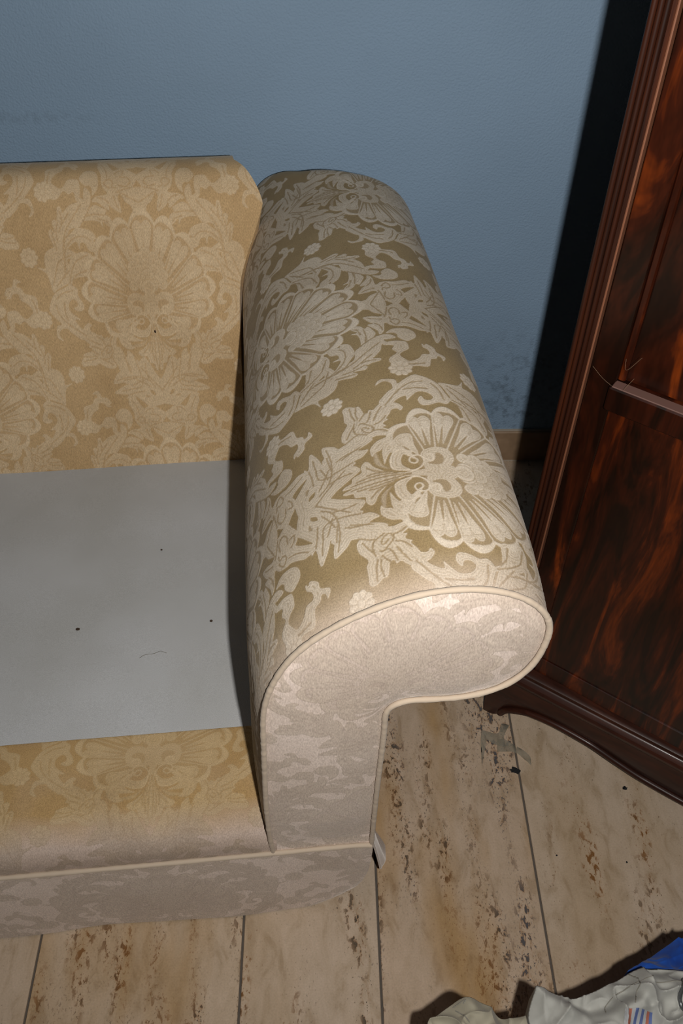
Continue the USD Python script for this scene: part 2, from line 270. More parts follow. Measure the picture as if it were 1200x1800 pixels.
# outlines in 1e-4 m: f fill, g opening, m half tone, l bright line, d engraved line
MOTIFS = '''
f 311,-426 348,-468 330,-537 263,-579 183,-593 101,-579 62,-496 58,-426 119,-482 189,-496 267,-468
l 311,-426 348,-468 330,-537 263,-579 183,-593 101,-579 62,-496 45,-398 76,-328 143,-286 212,-286 248,-328 240,-384 207,-412 161,-412 136,-370 169,-342 204,-356 217,-384
f 258,-300 324,-245 354,-147 338,-63 279,-7 199,6 110,-35 44,-105 37,-203 63,-286 132,-286
g 263,-161 261,-119 203,-91 124,-119 104,-175 130,-259 151,-203 195,-175
l 188,-259 163,-217 185,-189 230,-189 254,-203 256,-245
f 23,-1081 56,-1053 74,-984 132,-970 150,-914 170,-872 240,-872 295,-830 268,-788 208,-761 158,-719 82,-635 26,-482 31,-342 -38,-342 -15,-565 -13,-775 -1,-928
d 59,-942 68,-761 42,-551
d 96,-830 102,-747 68,-593
d 200,-816 136,-747 83,-649
d 28,-998 26,-830 24,-635 1,-426
f 485,-733 538,-677 556,-621 573,-551 536,-523 495,-579 452,-621 397,-663 379,-719 335,-747 429,-761
f 350,-649 418,-635 448,-579 408,-510 364,-537 333,-579 255,-621 187,-649 269,-649
m 345,-733 378,-705 283,-691 188,-663 115,-607 155,-677 229,-733
f 1181,-970 1197,-914 1152,-844 1146,-802 1072,-775 1012,-761 995,-719 1040,-705 1024,-663 1066,-621 1106,-565 1076,-496 1069,-426 996,-370 941,-398 977,-426 971,-482 916,-510 850,-551 826,-537 785,-593 736,-565 728,-607 677,-551 631,-551 600,-593 619,-677 585,-802 597,-914 666,-998 717,-1026 809,-1012 875,-970 930,-942 981,-970 1087,-970
d 857,-830 864,-788 824,-747 760,-691 703,-705 696,-747 735,-788 784,-802 792,-775 753,-733
d 897,-872 817,-886 745,-872 703,-816 674,-761
d 1159,-900 1040,-886 942,-858
d 1138,-830 1034,-844 951,-830
d 710,-970 787,-928 886,-872
d 863,-677 951,-635 1050,-579
d 793,-677 821,-607 897,-551
d 713,-691 695,-621 655,-565
d 642,-998 701,-900 708,-858
d 1010,-747 957,-788 914,-816
d 1004,-691 902,-719 859,-747
f 96,-1360 126,-1318 213,-1332 347,-1332 414,-1305 477,-1318 502,-1318 508,-1291 474,-1235 551,-1263 594,-1235 669,-1249 754,-1249 728,-1179 680,-1109 627,-1067 642,-998 653,-886 600,-719 546,-761 499,-872 471,-830 454,-775 379,-844 363,-928 327,-914 298,-984 283,-1067 276,-998 223,-942 180,-984 190,-1081 164,-1165 130,-1081 78,-1151 103,-1249 77,-1318
d 104,-1332 163,-1249 251,-1193 379,-1165 510,-1165 697,-1207
d 297,-1179 319,-1067 353,-942
d 195,-1221 215,-1095 214,-970
d 454,-1109 490,-1012 510,-872
d 460,-1291 356,-1249 267,-1221
d 448,-1053 494,-942 531,-844
d 577,-1207 479,-1193 381,-1179
f 1109,-593 1185,-551 1270,-482 1322,-426 1416,-440 1458,-510 1410,-593 1486,-551 1488,-468 1456,-384 1386,-370 1459,-286 1531,-189 1513,-105 1460,-7 1387,62 1282,104 1155,146 1068,90 1073,6 1022,-91 1016,-175 1098,-203 1164,-161 1105,-133 1101,-77 1155,-35 1227,-91 1234,-189 1149,-272 1095,-314 1175,-314 1136,-398 1062,-468 954,-551
d 1057,-537 1197,-440 1315,-342 1397,-231 1422,-105
d 1279,-328 1304,-203 1294,-77
d 1393,-21 1286,48 1137,76
f 1421,62 1447,188 1485,313 1606,397 1483,369 1479,481 1409,592 1206,634 994,536 1052,481 1209,467 1034,313 1106,230 1211,160 1350,104
d 1403,160 1339,313 1266,453 1084,523
d 1347,146 1229,258 1135,341
f -1186,198 -1166,323 -1133,505 -1126,588 -1045,658 -969,686 -937,588 -919,672 -845,658 -804,574 -703,547 -683,616 -725,700 -680,714 -721,798 -822,839 -941,853 -1024,798 -1078,770 -1043,839 -897,867 -857,909 -804,937 -688,937 -590,909 -554,839 -546,923 -463,853 -413,895 -438,965 -503,1007 -475,1049 -551,1090 -636,1118 -701,1090 -688,1160 -673,1230 -704,1300 -753,1328 -778,1244 -783,1188 -857,1230 -888,1202 -872,1160 -983,1132 -1078,1063 -1108,1035 -1131,1118 -1175,1104 -1187,1021 -1205,979 -1199,937 -1237,965 -1280,937 -1269,867 -1258,798 -1314,853 -1352,798 -1324,700 -1292,588 -1242,463 -1223,351 -1307,393 -1347,365 -1323,323 -1262,323 -1210,198
d -1216,254 -1187,435 -1170,630 -1109,812 -973,979 -833,1132
d -1187,351 -1165,547 -1083,672 -967,742 -839,742 -757,686
d -1078,770 -1129,728 -1155,616
d -836,923 -760,1021 -693,1118
d -790,993 -642,1007 -512,993
d -1148,909 -1135,979 -1147,1063
d -1271,602 -1291,714 -1307,812
d -1202,812 -1146,895 -1027,1035
d -1199,937 -1239,825 -1239,686
d -609,951 -500,923 -469,881
f -1159,114 -1112,198 -1029,240 -888,254 -835,309 -866,365 -919,379 -865,435 -769,477 -795,533 -896,560 -1008,533 -1091,477 -1139,393 -1155,254 -1192,142
d -1164,170 -1105,323 -1012,449 -839,519
d -1112,198 -1031,282 -888,323
f -86,1007 -50,1063 95,1090 117,1160 82,1244 15,1314 -65,1314 -7,1397 7,1467 -79,1523 -141,1565 -267,1579 -332,1551 -398,1634 -453,1746 -535,1774 -569,1648 -538,1565 -507,1481 -509,1397 -488,1314 -434,1244 -603,1216 -665,1160 -582,1146 -440,1049 -428,1118 -387,1077 -297,1021 -262,1021 -267,1118 -291,1202 -251,1244 -191,1146 -113,1090
d -305,1314 -364,1328 -348,1383 -398,1425 -473,1383 -446,1341 -397,1314
d -263,1341 -158,1328 -97,1383 -138,1439 -242,1453
d -211,1481 -195,1537 -263,1537 -315,1495
d -253,1258 -117,1188 -5,1132
d -350,1216 -327,1132 -293,1063
d -424,1453 -448,1565 -516,1690
d -88,1314 -222,1286 -299,1258
d -419,1132 -496,1188 -578,1202
f -651,1230 -578,1300 -553,1383 -564,1481 -617,1551 -709,1565 -773,1523 -822,1439 -745,1355 -687,1355 -649,1314
f 1224,1202 1315,1272 1331,1383 1304,1481 1309,1593 1258,1634 1152,1662 1109,1732 1049,1760 1067,1802 1122,1816 1028,1858 982,1760 904,1746 846,1662 884,1634 853,1606 921,1606 971,1662 1050,1662 1073,1579 1161,1523 1221,1425 1173,1369 1100,1328 1036,1369 980,1439 866,1439 826,1397 827,1244 885,1174 912,1286 985,1258 1058,1300 1141,1216
d -1759,-300 -1722,-175 -1757,-21
f 303,1300 265,1411 219,1593 151,1593 186,1495 257,1300
f 232,-1621 305,-1566 388,-1496 451,-1454 590,-1482 550,-1426 762,-1398 676,-1329 537,-1273 366,-1259 299,-1050 195,-1231 204,-1342 167,-1440 68,-1468 -2,-1440 -147,-1468 -70,-1552 60,-1607
d 647,-1370 486,-1342 326,-1315 282,-1175
d 528,-1426 412,-1398 286,-1384
g 273,-1482 280,-1440 204,-1468 228,-1482
f 101,-1454 59,-1370 16,-1245 -70,-1119 -142,-980 -233,-882 -409,-1077 -503,-1231 -532,-1315 -396,-1315 -304,-1342 -320,-1426 -257,-1370 -143,-1384 -91,-1454
d 4,-1384 -95,-1273 -203,-1147 -286,-1036
d -170,-1329 -276,-1259 -392,-1203
'''

# ------------------------------------------------------------------ the damask pattern, drawn as shapes in metres
U, V = 0.60, 0.32                                # half-drop repeat: (0.60, 0.32) and (0.30, 0.16); mirror in x
RES = 0.0005
def build_pattern():
    nx, ny = int(U / RES), int(V / RES)          # cell x in [-.30,.30], y in [0,.32), periodic
    F = np.zeros((ny, nx), np.float32)
    def paint(poly, val, op=None):
        for mx in (1, -1):
            for i in range(-1, 2):
                for j in range(-3, 4):
                    if (i + j) % 2: continue
                    q = shapely.transform(poly, lambda c: c * [mx, 1] + [.3 * i, .16 * j])
                    x0, y0, x1, y1 = q.bounds
                    if x1 < -.3 or x0 > .3 or y1 < 0 or y0 > V: continue
                    a0, a1 = max(0, int((x0 + .3) / RES)), min(nx, int((x1 + .3) / RES) + 2)
                    b0, b1 = max(0, int(y0 / RES)), min(ny, int(y1 / RES) + 2)
                    if a1 <= a0 or b1 <= b0: continue
                    X, Y = np.meshgrid(-.3 + (np.arange(a0, a1) + .5) * RES, (np.arange(b0, b1) + .5) * RES)
                    F[b0:b1, a0:a1][shapely.contains_xy(q, X, Y)] = val
    fix = lambda P: shapely.make_valid(P) if not P.is_valid else P
    fills, lights, darks, holes, mids = [], [], [], [], []
    for line in MOTIFS.strip().split('\n'):
        k, rest = line.split(' ', 1)
        p = np.array([[float(c) for c in a.split(',')] for a in rest.split(' ')]) * 1e-4
        c = spl(p, 4, k in 'fgm')
        if k in 'fgm': dict(f=fills, g=holes, m=mids)[k].append(fix(Polygon(c)))
        else: dict(l=lights, d=darks)[k].append(LineString(c).buffer(0.0008 if k == 'l' else 0.0008))
    # shell: scalloped border and petals, half of it (mirrored by paint)
    val = np.array([(.019, .086), (.048, .071), (.072, .049), (.087, .020), (.087, -.010), (.073, -.037), (.026, -.041)])
    tip = np.array([(.036, .093), (.0655, .0705), (.088, .041), (.099, .005), (.093, -.026), (.058, -.056)])
    hub = np.array([0.0, -.018])
    def lobe(a, b, t):
        s = np.linspace(0, 1, 15)[:, None]; c = 2 * t - .5 * (a + b)
        q = (1 - s) ** 2 * a + 2 * s * (1 - s) * c + s ** 2 * b
        ctr = .5 * (a + b); return q + (q - ctr) * .12 * np.sin(np.pi * s) ** .5
    arcs = [lobe(np.array([-.019, .086]), val[0], np.array([0, .1045]))] + [lobe(val[i], val[i + 1], tip[i]) for i in range(6)]
    shell = np.vstack(arcs)
    inner = Polygon(np.vstack([shell, [[.004, -.030]], [[-.019, .05]]])).buffer(0)
    paint(inner, .24)
    for a in arcs:                                # two petals in each lobe, with engraved ribs
        c0 = .5 * (a[0] + a[-1]); ax = a[7] - hub; L = np.linalg.norm(ax); ax /= L; sd_ = np.array([ax[1], -ax[0]])
        wd = np.linalg.norm(a[0] - a[-1])
        for s in (-1, 1):
            for k in range(1):
                e = hub + ax * L * .88 + sd_ * s * wd * .19
                b0 = hub + ax * L * .40 + sd_ * s * .0022
                d_ = e - b0; n_ = np.array([d_[1], -d_[0]])
                n_ /= np.linalg.norm(n_); wv = wd * .20
                q = [b0, b0 + d_ * .45 + n_ * wv * .45, b0 + d_ * .85 + n_ * wv * .95, e, b0 + d_ * .85 - n_ * wv * .95, b0 + d_ * .45 - n_ * wv * .45]
                paint(fix(Polygon(spl(q, 5))), .74)
                for o in (-.45, 0.05, .5):
                    paint(LineString(spl([b0 + d_ * .05, b0 + d_ * .5 + n_ * wv * .45 * o, b0 + d_ * .80 + n_ * wv * .8 * o], 4, False)).buffer(.00035), .5)
    for v0 in val[:-1]:
        paint(LineString([v0, hub + (v0 - hub) * .6, hub + (v0 - hub) * .35]).buffer(.0007), .85)
    for a in arcs:                                # border: broad at the crown of each lobe, narrow in the valleys
        s = np.linspace(0, 1, len(a))[:, None]; c0 = hub
        th_ = .0028 + .0055 * np.sin(np.pi * s) ** 1.3
        inn = a + (c0 - a) / np.linalg.norm(c0 - a, axis=1, keepdims=True) * th_
        paint(fix(Polygon(np.vstack([a, inn[::-1]]))).buffer(.0006), .86)
        paint(LineString(inn[2:-2]).buffer(.0004), .5)
    paint(LineString(spl([(.026, -.041), (.033, -.046), (.030, -.0395)], 4, False)).buffer(.002), .86)
    # the bunch above the volutes
    for cx, cy, rx, ry in ((0, .050, .0085, .0085), (.0115, .0445, .0085, .008), (.0185, .034, .0085, .0085), (.0225, .022, .008, .008), (.0215, .0105, .007, .007),
                           (0, .036, .008, .009), (.0115, .029, .008, .0085), (.0135, .016, .0075, .008), (0, .022, .0095, .009), (.006, .009, .008, .008), (0, .0075, .0105, .0095)):
        a = np.linspace(0, 2 * np.pi, 40)
        el = lambda k: Polygon(np.stack([cx + rx * k * np.cos(a), cy + ry * k * np.sin(a)], 1))
        paint(el(1.12), .34); paint(el(1.0), .86); paint(el(.78), .74)
        for o in (-.4, 0, .4): paint(LineString([(cx + o * rx * .5, cy - ry * .7), (cx + o * rx, cy + ry * .3)]).buffer(.0003), .52)
    paint(Polygon(spl([(0, .002), (.009, -.004), (.006, -.016), (.004, -.034), (0, -.036), (-.004, -.034), (-.006, -.016), (-.009, -.004)], 5)), .76)
    for P in fills: paint(P, .74)
    # bright edge and engraved lines that follow the outline
    d_in = distance_transform_edt(np.tile(F > .5, (1, 3))[:, nx:2 * nx]) * RES
    F = np.where((F > .7) & (F < .8), np.where(d_in < .0011, .95, .76 - .30 * (np.cos((d_in - .0018) / .0030 * 2 * np.pi) > .40)), F).astype(np.float32)
    for P in mids: paint(P, .45)
    for P in holes: paint(P, 0.30)
    for P in darks: paint(P, .22)
    for P in lights: paint(P, 1.0)
    for cx, cy in ((.1650, -.030), (.131, -.1085)):   # rosettes
        a = np.linspace(0, 2 * np.pi, 121)
        paint(Polygon(np.stack([cx + (.0110 + .0020 * np.abs(np.cos(4.5 * a))) * np.cos(a), cy + (.0110 + .0020 * np.abs(np.cos(4.5 * a))) * np.sin(a)], 1)), .86)
        for k in range(9):
            b = (k + .5) / 9 * 2 * np.pi
            paint(LineString([(cx + .004 * np.cos(b), cy + .004 * np.sin(b)), (cx + .0105 * np.cos(b), cy + .0105 * np.sin(b))]).buffer(.0007), .5)
        paint(Polygon(np.stack([cx + .0042 * np.cos(a), cy + .0042 * np.sin(a)], 1)).boundary.buffer(.0006), .45)
    return gaussian_filter(F, 0.7, mode='wrap')
PATTERN = build_pattern()
def pat(x, y):
    return map_coordinates(PATTERN, [np.asarray(y) / RES - .5, (np.asarray(x) + .3) / RES - .5], order=1, mode='grid-wrap')

# ------------------------------------------------------------------ the sofa (s along its front, t backwards, z up)
TH = 0.0772915510; T0 = 0.4725
SD = np.array([math.cos(TH), math.sin(TH), 0]); TD = np.array([-math.sin(TH), math.cos(TH), 0])
S0, TT0 = -0.55, 0.45
sofa = xf('sofa', SD * S0 + TD * (T0 + TT0), math.degrees(TH))
tag(sofa, 'cream damask upholstered sofa with scrolled arm and no seat cushions', 'sofa')
loc = lambda s, t, z: np.stack(np.broadcast_arrays(np.asarray(s, float) - S0, np.asarray(t, float) - TT0, np.asarray(z, float)), -1)
PR = np.array([(-.032, .198), (-.0335, .35), (-.029, .474), (-.023, .544), (-.011, .584), (.005, .616), (.034, .649), (.072, .676), (.108, .692), (.144, .698), (.182, .693), (.213, .677), (.233, .655), (.241, .636), (.242, .606), (.233, .568), (.213, .541), (.182, .527), (.134, .526), (.113, .525), (.100, .516), (.0955, .491), (.094, .397), (.092, .295), (.091, .198)])
dq = np.r_[0, np.cumsum(np.hypot(*np.diff(PR, axis=0).T))]
CS = CubicSpline(dq, PR)
BL = PchipInterpolator([0, .03, .1, .3, .6, .95], [0, .008, .013, .0105, .006, .004])
BR = PchipInterpolator([0, .03, .1, .3, .45, .6, .8, .95], [0, .003, .006, .004, -.002, -.006, -.013, -.014])
LF = PchipInterpolator([-.04, 0, .034, .07, .144, .24], [.921, .919, .893, .850, .808, .79])
def arm_surface(q, tn):
    p = CS(q); tg = CS(q, 1); tg /= np.linalg.norm(tg, axis=1, keepdims=True)
    nr = np.stack([-tg[:, 1], tg[:, 0]], 1)
    L = LF(np.clip(p[:, 0], -.04, .24))[:, None]
    t = tn[None, :] * L
    wgt = np.clip(p[:, 0] / .15, 0, 1)[:, None]
    off = (1 - wgt) * BL(t) + wgt * BR(t)
    rear = np.clip((tn[None, :] - 1) * L / .03 + 1, 0, 1); off = off - .006 * (1 - np.sqrt(np.maximum(0, 1 - rear ** 2)))
    return p, nr, t, off
def build_arm(fine, mirror, parent_name):
    if fine:
        q = np.r_[np.linspace(0, .12, 30)[:-1], np.arange(.12, .735, .00095), np.linspace(.74, dq[-1], 70)]
        u = np.linspace(0, 1, 800); tn = (u + .45 * u * u) / 1.45
    else:
        q = np.linspace(0, dq[-1], 160); tn = np.linspace(0, 1, 110)
    p, nr, t, off = arm_surface(q, tn)
    g = pat(t - .139, np.broadcast_to(q[:, None], t.shape) - .62)
    off = off + .00035 * g + .0018 * (fbm(np.stack([t * 9, np.broadcast_to(q[:, None] * 9, t.shape), t * 0], -1), 2, 3) - .5) * np.clip(t / .05, 0, 1)
    pp = p[:, None, :] + nr[:, None, :] * off[..., None]
    S, T = pp[..., 0], np.clip(t, 0.0, None)
    if mirror: S = -2.20 - S
    Vv = loc(S, T, pp[..., 1])
    v, f = grid(Vv, flip=mirror)
    # rear cap
    n0 = len(v); r = np.arange(len(q)) * len(tn) + len(tn) - 1
    cen = Vv[:, -1].mean(0); v = np.vstack([v, cen])
    cap = np.stack([r[:-1], r[1:], np.full(len(r) - 1, n0)], 1); cap = np.vstack([cap, [r[-1], r[0], n0]])
    f = np.vstack([f, cap if not mirror else cap[:, ::-1]])
    edge = np.clip(1 - t / .05, 0, 1) ** 1.5 * .55  # mixes towards the grey set near the front piping
    a = obj('arm', (v, f), 'arm_damask', sofa, smooth=True, pat=np.r_[g.ravel(), 0], sheen_mix=np.r_[edge.ravel(), 0])
    # front panel, slightly puffed, inside the piping
    poly = Polygon(CS(np.linspace(0, dq[-1], 220)))
    st = .0013 if fine else .006
    x0, y0, x1, y1 = poly.bounds
    X, Y = np.meshgrid(np.arange(x0, x1, st), np.arange(y0, y1, st)); pts = np.stack([X.ravel(), Y.ravel()], 1)
    ins = shapely.contains_xy(poly.buffer(-st * .6), pts[:, 0], pts[:, 1])
    bd = np.array([poly.boundary.interpolate(k).coords[0] for k in np.linspace(0, poly.length, int(poly.length / st), endpoint=False)])
    pts = np.vstack([pts[ins], bd])
    tri = Delaunay(pts).simplices; cc = pts[tri].mean(1); tri = tri[shapely.contains_xy(poly, cc[:, 0], cc[:, 1])]
    a2 = pts[tri]; ar = np.cross(a2[:, 1] - a2[:, 0], a2[:, 2] - a2[:, 0]); tri[ar < 0] = tri[ar < 0][:, ::-1]
    dist = shapely.distance(poly.boundary, shapely.points(pts))
    gp = pat(pts[:, 0] - .103, pts[:, 1] - .262)
    tt = .003 - .003 * np.clip(1 - (pts[:, 1] - .198) / .02, 0, 1) - .010 * (1 - np.exp(-dist / .02)) * np.clip((pts[:, 1] - .2) / .08, 0, 1) - .0002 * gp + .002 * (noise(np.c_[pts * 14, pts[:, 0] * 0], 5) - .5)
    s_ = pts[:, 0] if not mirror else -2.20 - pts[:, 0]
    obj('front_panel', (loc(s_, tt, pts[:, 1]), tri if not mirror else tri[:, ::-1]), 'panel_damask', a, smooth=True, pat=gp)
    qq = np.linspace(0, dq[-1], 700 if fine else 150); c = CS(qq)
    c = c * 1.0; s_ = c[:, 0] if not mirror else -2.20 - c[:, 0]
    wob = 1 + .16 * (noise(np.c_[qq * 160, qq * 0, qq * 0], 3) - .5) + .22 * np.clip(noise(np.c_[qq * 420, qq * 0, qq * 0], 9) - .6, 0, 1)
    obj('piping', tube(loc(s_, -.001 + 0 * qq, c[:, 1]), .0031, 8, wob=wob), 'piping_cloth', a, smooth=True)
build_arm(True, False, 'arm')
build_arm(False, True, 'arm')

# back rest: leaning front face, rounded top; its right end follows the arm and is rounded off above it
BS = PchipInterpolator([.15, .35, .474, .544, .584, .616, .649, .676], [-.045, -.047, -.043, -.037, -.024, -.010, .003, .012])
sec = spl([(.660, .20), (.672, .245), (.706, .40), (.744, .55), (.776, .645), (.790, .675), (.814, .694), (.848, .695), (.880, .680), (.893, .65), (.895, .50), (.895, .20)], 60, False)
dsec = np.r_[0, np.cumsum(np.hypot(*np.diff(sec, axis=0).T))]
ga = np.r_[np.arange(0, .60, .0014), np.linspace(.602, dsec[-1], 60)]
sec = np.stack([np.interp(ga, dsec, sec[:, 0]), np.interp(ga, dsec, sec[:, 1])], 1)
send = BS(np.clip(sec[:, 1], .15, .676)) + .004
i1 = int(np.argmax(sec[:, 1] > .652)); kc = int(np.argmax(sec[:, 1]))
send[i1:] = np.minimum(.016, send[i1]) - .038 * np.clip((ga[i1:] - ga[i1]) / .078, 0, 1) ** 1.5 - .10 * np.clip(sec[i1:, 0] - sec[kc, 0], 0, 1)
ss = np.r_[np.linspace(-1.0, -.405, 260)[:-1], np.arange(-.405, .0001, .0014)]; ss = (ss - ss[-1]) # 0 at right end
Sg = send[:, None] + ss[None, :] * (1.0)
Sg = np.where(Sg < -.5, -.5 + (Sg + .5) * (2.14 - .5) / (.55), Sg)
gb = pat(Sg + .172, np.broadcast_to((ga[:, None] - .346) / 1.17, Sg.shape))
nrm = np.stack([np.gradient(sec[:, 1]), -np.gradient(sec[:, 0])], 1); nrm /= np.linalg.norm(nrm, axis=1, keepdims=True)
sag = .003 * (fbm(np.stack([Sg * 4, np.broadcast_to(ga[:, None] * 4, Sg.shape), Sg * 0], -1), 2, 11) - .5) + .0002 * gb
no = np.stack([-np.gradient(sec[:, 1]), np.gradient(sec[:, 0])], 1); no /= np.linalg.norm(no, axis=1, keepdims=True)
Vb = loc(Sg, sec[:, 0][:, None] + no[:, 0][:, None] * sag, sec[:, 1][:, None] + no[:, 1][:, None] * sag)
v, f = grid(Vb, flip=True)
n0 = len(v); edge = Vb[:, -1]; rr = n0 + np.arange(len(ga))
v = np.vstack([v, edge, edge.mean(0)]); nL = len(v) - 1
cap = np.vstack([np.stack([rr[:-1], rr[1:], np.full(len(rr) - 1, nL)], 1), [rr[-1], rr[0], nL]])
gb = np.r_[gb.ravel(), np.zeros(len(ga))]
back = obj('back_rest', (v, np.vstack([f, cap])), 'back_damask', sofa, smooth=True, pat=np.r_[gb.ravel(), 0])
obj('burn_mark', trimesh.creation.icosphere(2, .0018).apply_transform(np.diag([.7, .5, 1.6, 1])).apply_translation(loc(-.171, .7222, .478)), 'brown_crumb', back)

# seat deck of plain grey cloth and the damask front rail
X, Y = np.meshgrid(np.linspace(-2.15, -.028, 260), np.linspace(.140, .70, 120))
Zd = .2475 - (Y - .146) * .008 + .004 * (fbm(np.stack([X * 5, Y * 5, X * 0], -1), 3, 4) - .5) + .0016 * np.exp(-((Y - .22 + X * .12) / .03) ** 2) * np.exp(-((X + .28) / .12) ** 2)
v, f = grid(loc(X, Y, Zd), flip=True)
deck = obj('seat_deck', (v, f), 'deck_cloth', sofa, smooth=True)
lip = spl([(.002, .190), (.0, .203), (.001, .222), (.008, .238), (.022, .2475), (.05, .2515), (.10, .2500), (.1465, .2485), (.149, .2450)], 40, False)
dl = np.r_[0, np.cumsum(np.hypot(*np.diff(lip, axis=0).T))]
gl = np.arange(0, dl[-1], .0012); lp = np.stack([np.interp(gl, dl, lip[:, 0]), np.interp(gl, dl, lip[:, 1])], 1)
Sl = np.r_[np.linspace(-2.17, -.50, 420)[:-1], np.arange(-.50, -.0255, .0013)]
Sg = np.broadcast_to(Sl[None, :], (len(gl), len(Sl)))
gL = pat(Sg + .178, np.broadcast_to(gl[:, None], Sg.shape) - .178)
puff = .004 * (fbm(np.stack([Sg * 6, np.broadcast_to(gl[:, None] * 6, Sg.shape), Sg * 0], -1), 2, 21) - .5)
fd = np.clip((.095 - gl) / .045 , 0, 1)[:, None] + .25 * (noise(np.stack([Sg * 30, np.broadcast_to(gl[:, None] * 30, Sg.shape), Sg * 0], -1), 4) - .5)  # painted satin sheen: greyer where the rail turns down to its front face
v, f = grid(loc(Sg, lp[:, 0][:, None] + 0 * Sg, lp[:, 1][:, None] + puff), flip=True)
obj('front_rail', (v, f), 'rail_damask', sofa, smooth=True, pat=gL, sheen_mix=np.clip(fd, 0, 1))
obj('seat_frame', box(-2.20 - S0, .070 - S0, .03 - TT0, .88 - TT0, .155, .19), 'dark_inside', sofa)
# skirt: front cloth whose right edge curls in at the corner
Zs = np.linspace(.197, .002, 110); Ss = np.r_[np.linspace(-2.25, -.5, 30)[:-1], np.arange(-.5, -.06, .0026), np.linspace(-.06, 1, 60) * 0 - .06]
nz, W_ = len(Zs), 420
un = np.r_[np.linspace(0, .78, 300)[:-1], np.linspace(.78, 1, 300)]
send = np.interp(Zs, [0, .004, .011, .0215, .035, .055, .093, .13, .165, .197], [.046, .052, .0617, .070, .0775, .084, .0907, .0926, .0935, .0935])
Sg = -2.25 + (send[:, None] + 2.25) * un[None, :]
Zg = np.broadcast_to(Zs[:, None], Sg.shape)
dn = (.197 - Zg) / .197
Tg = .0 + .004 * dn * np.sin(Sg * 23 + 1) * .6 + .003 * (noise(np.stack([Sg * 14, Zg * 8, Sg * 0], -1), 8) - .5) * dn
crl = np.clip((Sg - (send[:, None] - .05)) / .05, 0, 1); Tg = Tg + .012 * crl ** 2 * dn
gS = pat(Sg + .178, Zg - .197 - .184)
v, f = grid(loc(Sg, Tg, Zg))
skirt = obj('front_skirt', (v, f), 'panel_damask', sofa, smooth=True, pat=gS)
xs = np.linspace(-2.25, .0905, 500)
wob = 1 + .2 * (noise(np.c_[xs * 120, xs * 0, xs * 0], 3) - .5)
obj('skirt_piping', tube(loc(xs, -.0025 + 0 * xs, .1990 + .0012 * np.sin(xs * 9) - .003 * np.clip((xs - .06) / .03, 0, 1) ** 2), 0.0034, 8, wob=wob), 'piping_cloth', sofa, smooth=True)
# side skirt: hangs from the same seam and flares out at the front corner
h = np.linspace(0, 1, 50); tt = np.linspace(0, 1, 60)
Hh, Tt = np.meshgrid(h, tt, indexing='ij')
t_front = .003 + .030 * Hh ** 1.1 + .030 * np.clip((Hh - .72) / .28, 0, 1) ** 2.2
Tn = t_front + (.86 - t_front) * Tt ** 1.6
flare = np.exp(-(Tn - t_front) / .035)
Sn = .093 + .004 * Hh + .033 * Hh ** .9 * np.exp(-((Tn - t_front) / .05) ** 2) - .012 * Hh * np.exp(-((Tn - t_front) / .008) ** 2)
Zn = .196 - .194 * Hh + 0 * Tn
outer = loc(Sn, Tn, Zn); inn = loc(Sn - .0025, Tn, Zn)
v1, f1 = grid(outer); v2, f2 = grid(inn, flip=True)
nn = len(v1); ef = np.arange(50) * 60
rim = np.vstack([np.stack([ef[:-1], ef[1:], ef[1:] + nn], 1), np.stack([ef[:-1], ef[1:] + nn, ef[:-1] + nn], 1)])
obj('side_skirt', (np.vstack([v1, v2]), np.vstack([f1, f2 + nn, rim])), 'panel_damask', sofa, smooth=True, pat=np.full(2 * nn, .34))

# ------------------------------------------------------------------ the wardrobe (u along its front, o outwards, z up)
WK = np.array([.268, .780, 0]); WA = math.radians(-34.8)
ward = xf('wardrobe', WK, -34.8)
tag(ward, 'tall dark mahogany wardrobe with reeded corner post and panelled door', 'wardrobe')
# local: x = u, y = -o (inwards is +y)
def ext(profile, u0, u1, mat_name, name, parent=ward, smooth=False):
    """A moulding: outline in (o, z) run from u0 to u1."""
    p = np.asarray(profile, float); n = len(p)
    A = np.stack([np.full(n, u0), -p[:, 0], p[:, 1]], 1); B = A.copy(); B[:, 0] = u1
    tri = shapely.constrained_delaunay_triangles(Polygon(p)) if hasattr(shapely, 'constrained_delaunay_triangles') else None
    v = np.vstack([A, B]); i = np.arange(n); j = (i + 1) % n
    f = np.vstack([np.stack([i, j, j + n], 1), np.stack([i, j + n, i + n], 1)])
    mesh = trimesh.creation.extrude_polygon(Polygon(p), u1 - u0, engine='earcut')
    q = mesh.vertices.copy(); mesh.vertices = np.stack([u0 + q[:, 2], -q[:, 0], q[:, 1]], 1)
    trimesh.repair.fix_normals(mesh)
    return obj(name, mesh, mat_name, parent, smooth=smooth)
WT = 2.02; WWID = 1.16; DEP = .46
obj('carcass', trimesh.util.concatenate([box(-.004, .012, .022, DEP, .10, WT), box(WWID - .016, WWID, .022, DEP, .10, WT), box(.012, WWID - .016, DEP - .012, DEP, .10, WT),
    box(.012, WWID - .016, .03, DEP - .012, .10, .125), box(.012, WWID - .016, .03, DEP - .012, WT - .02, WT)]), 'mahogany', ward)
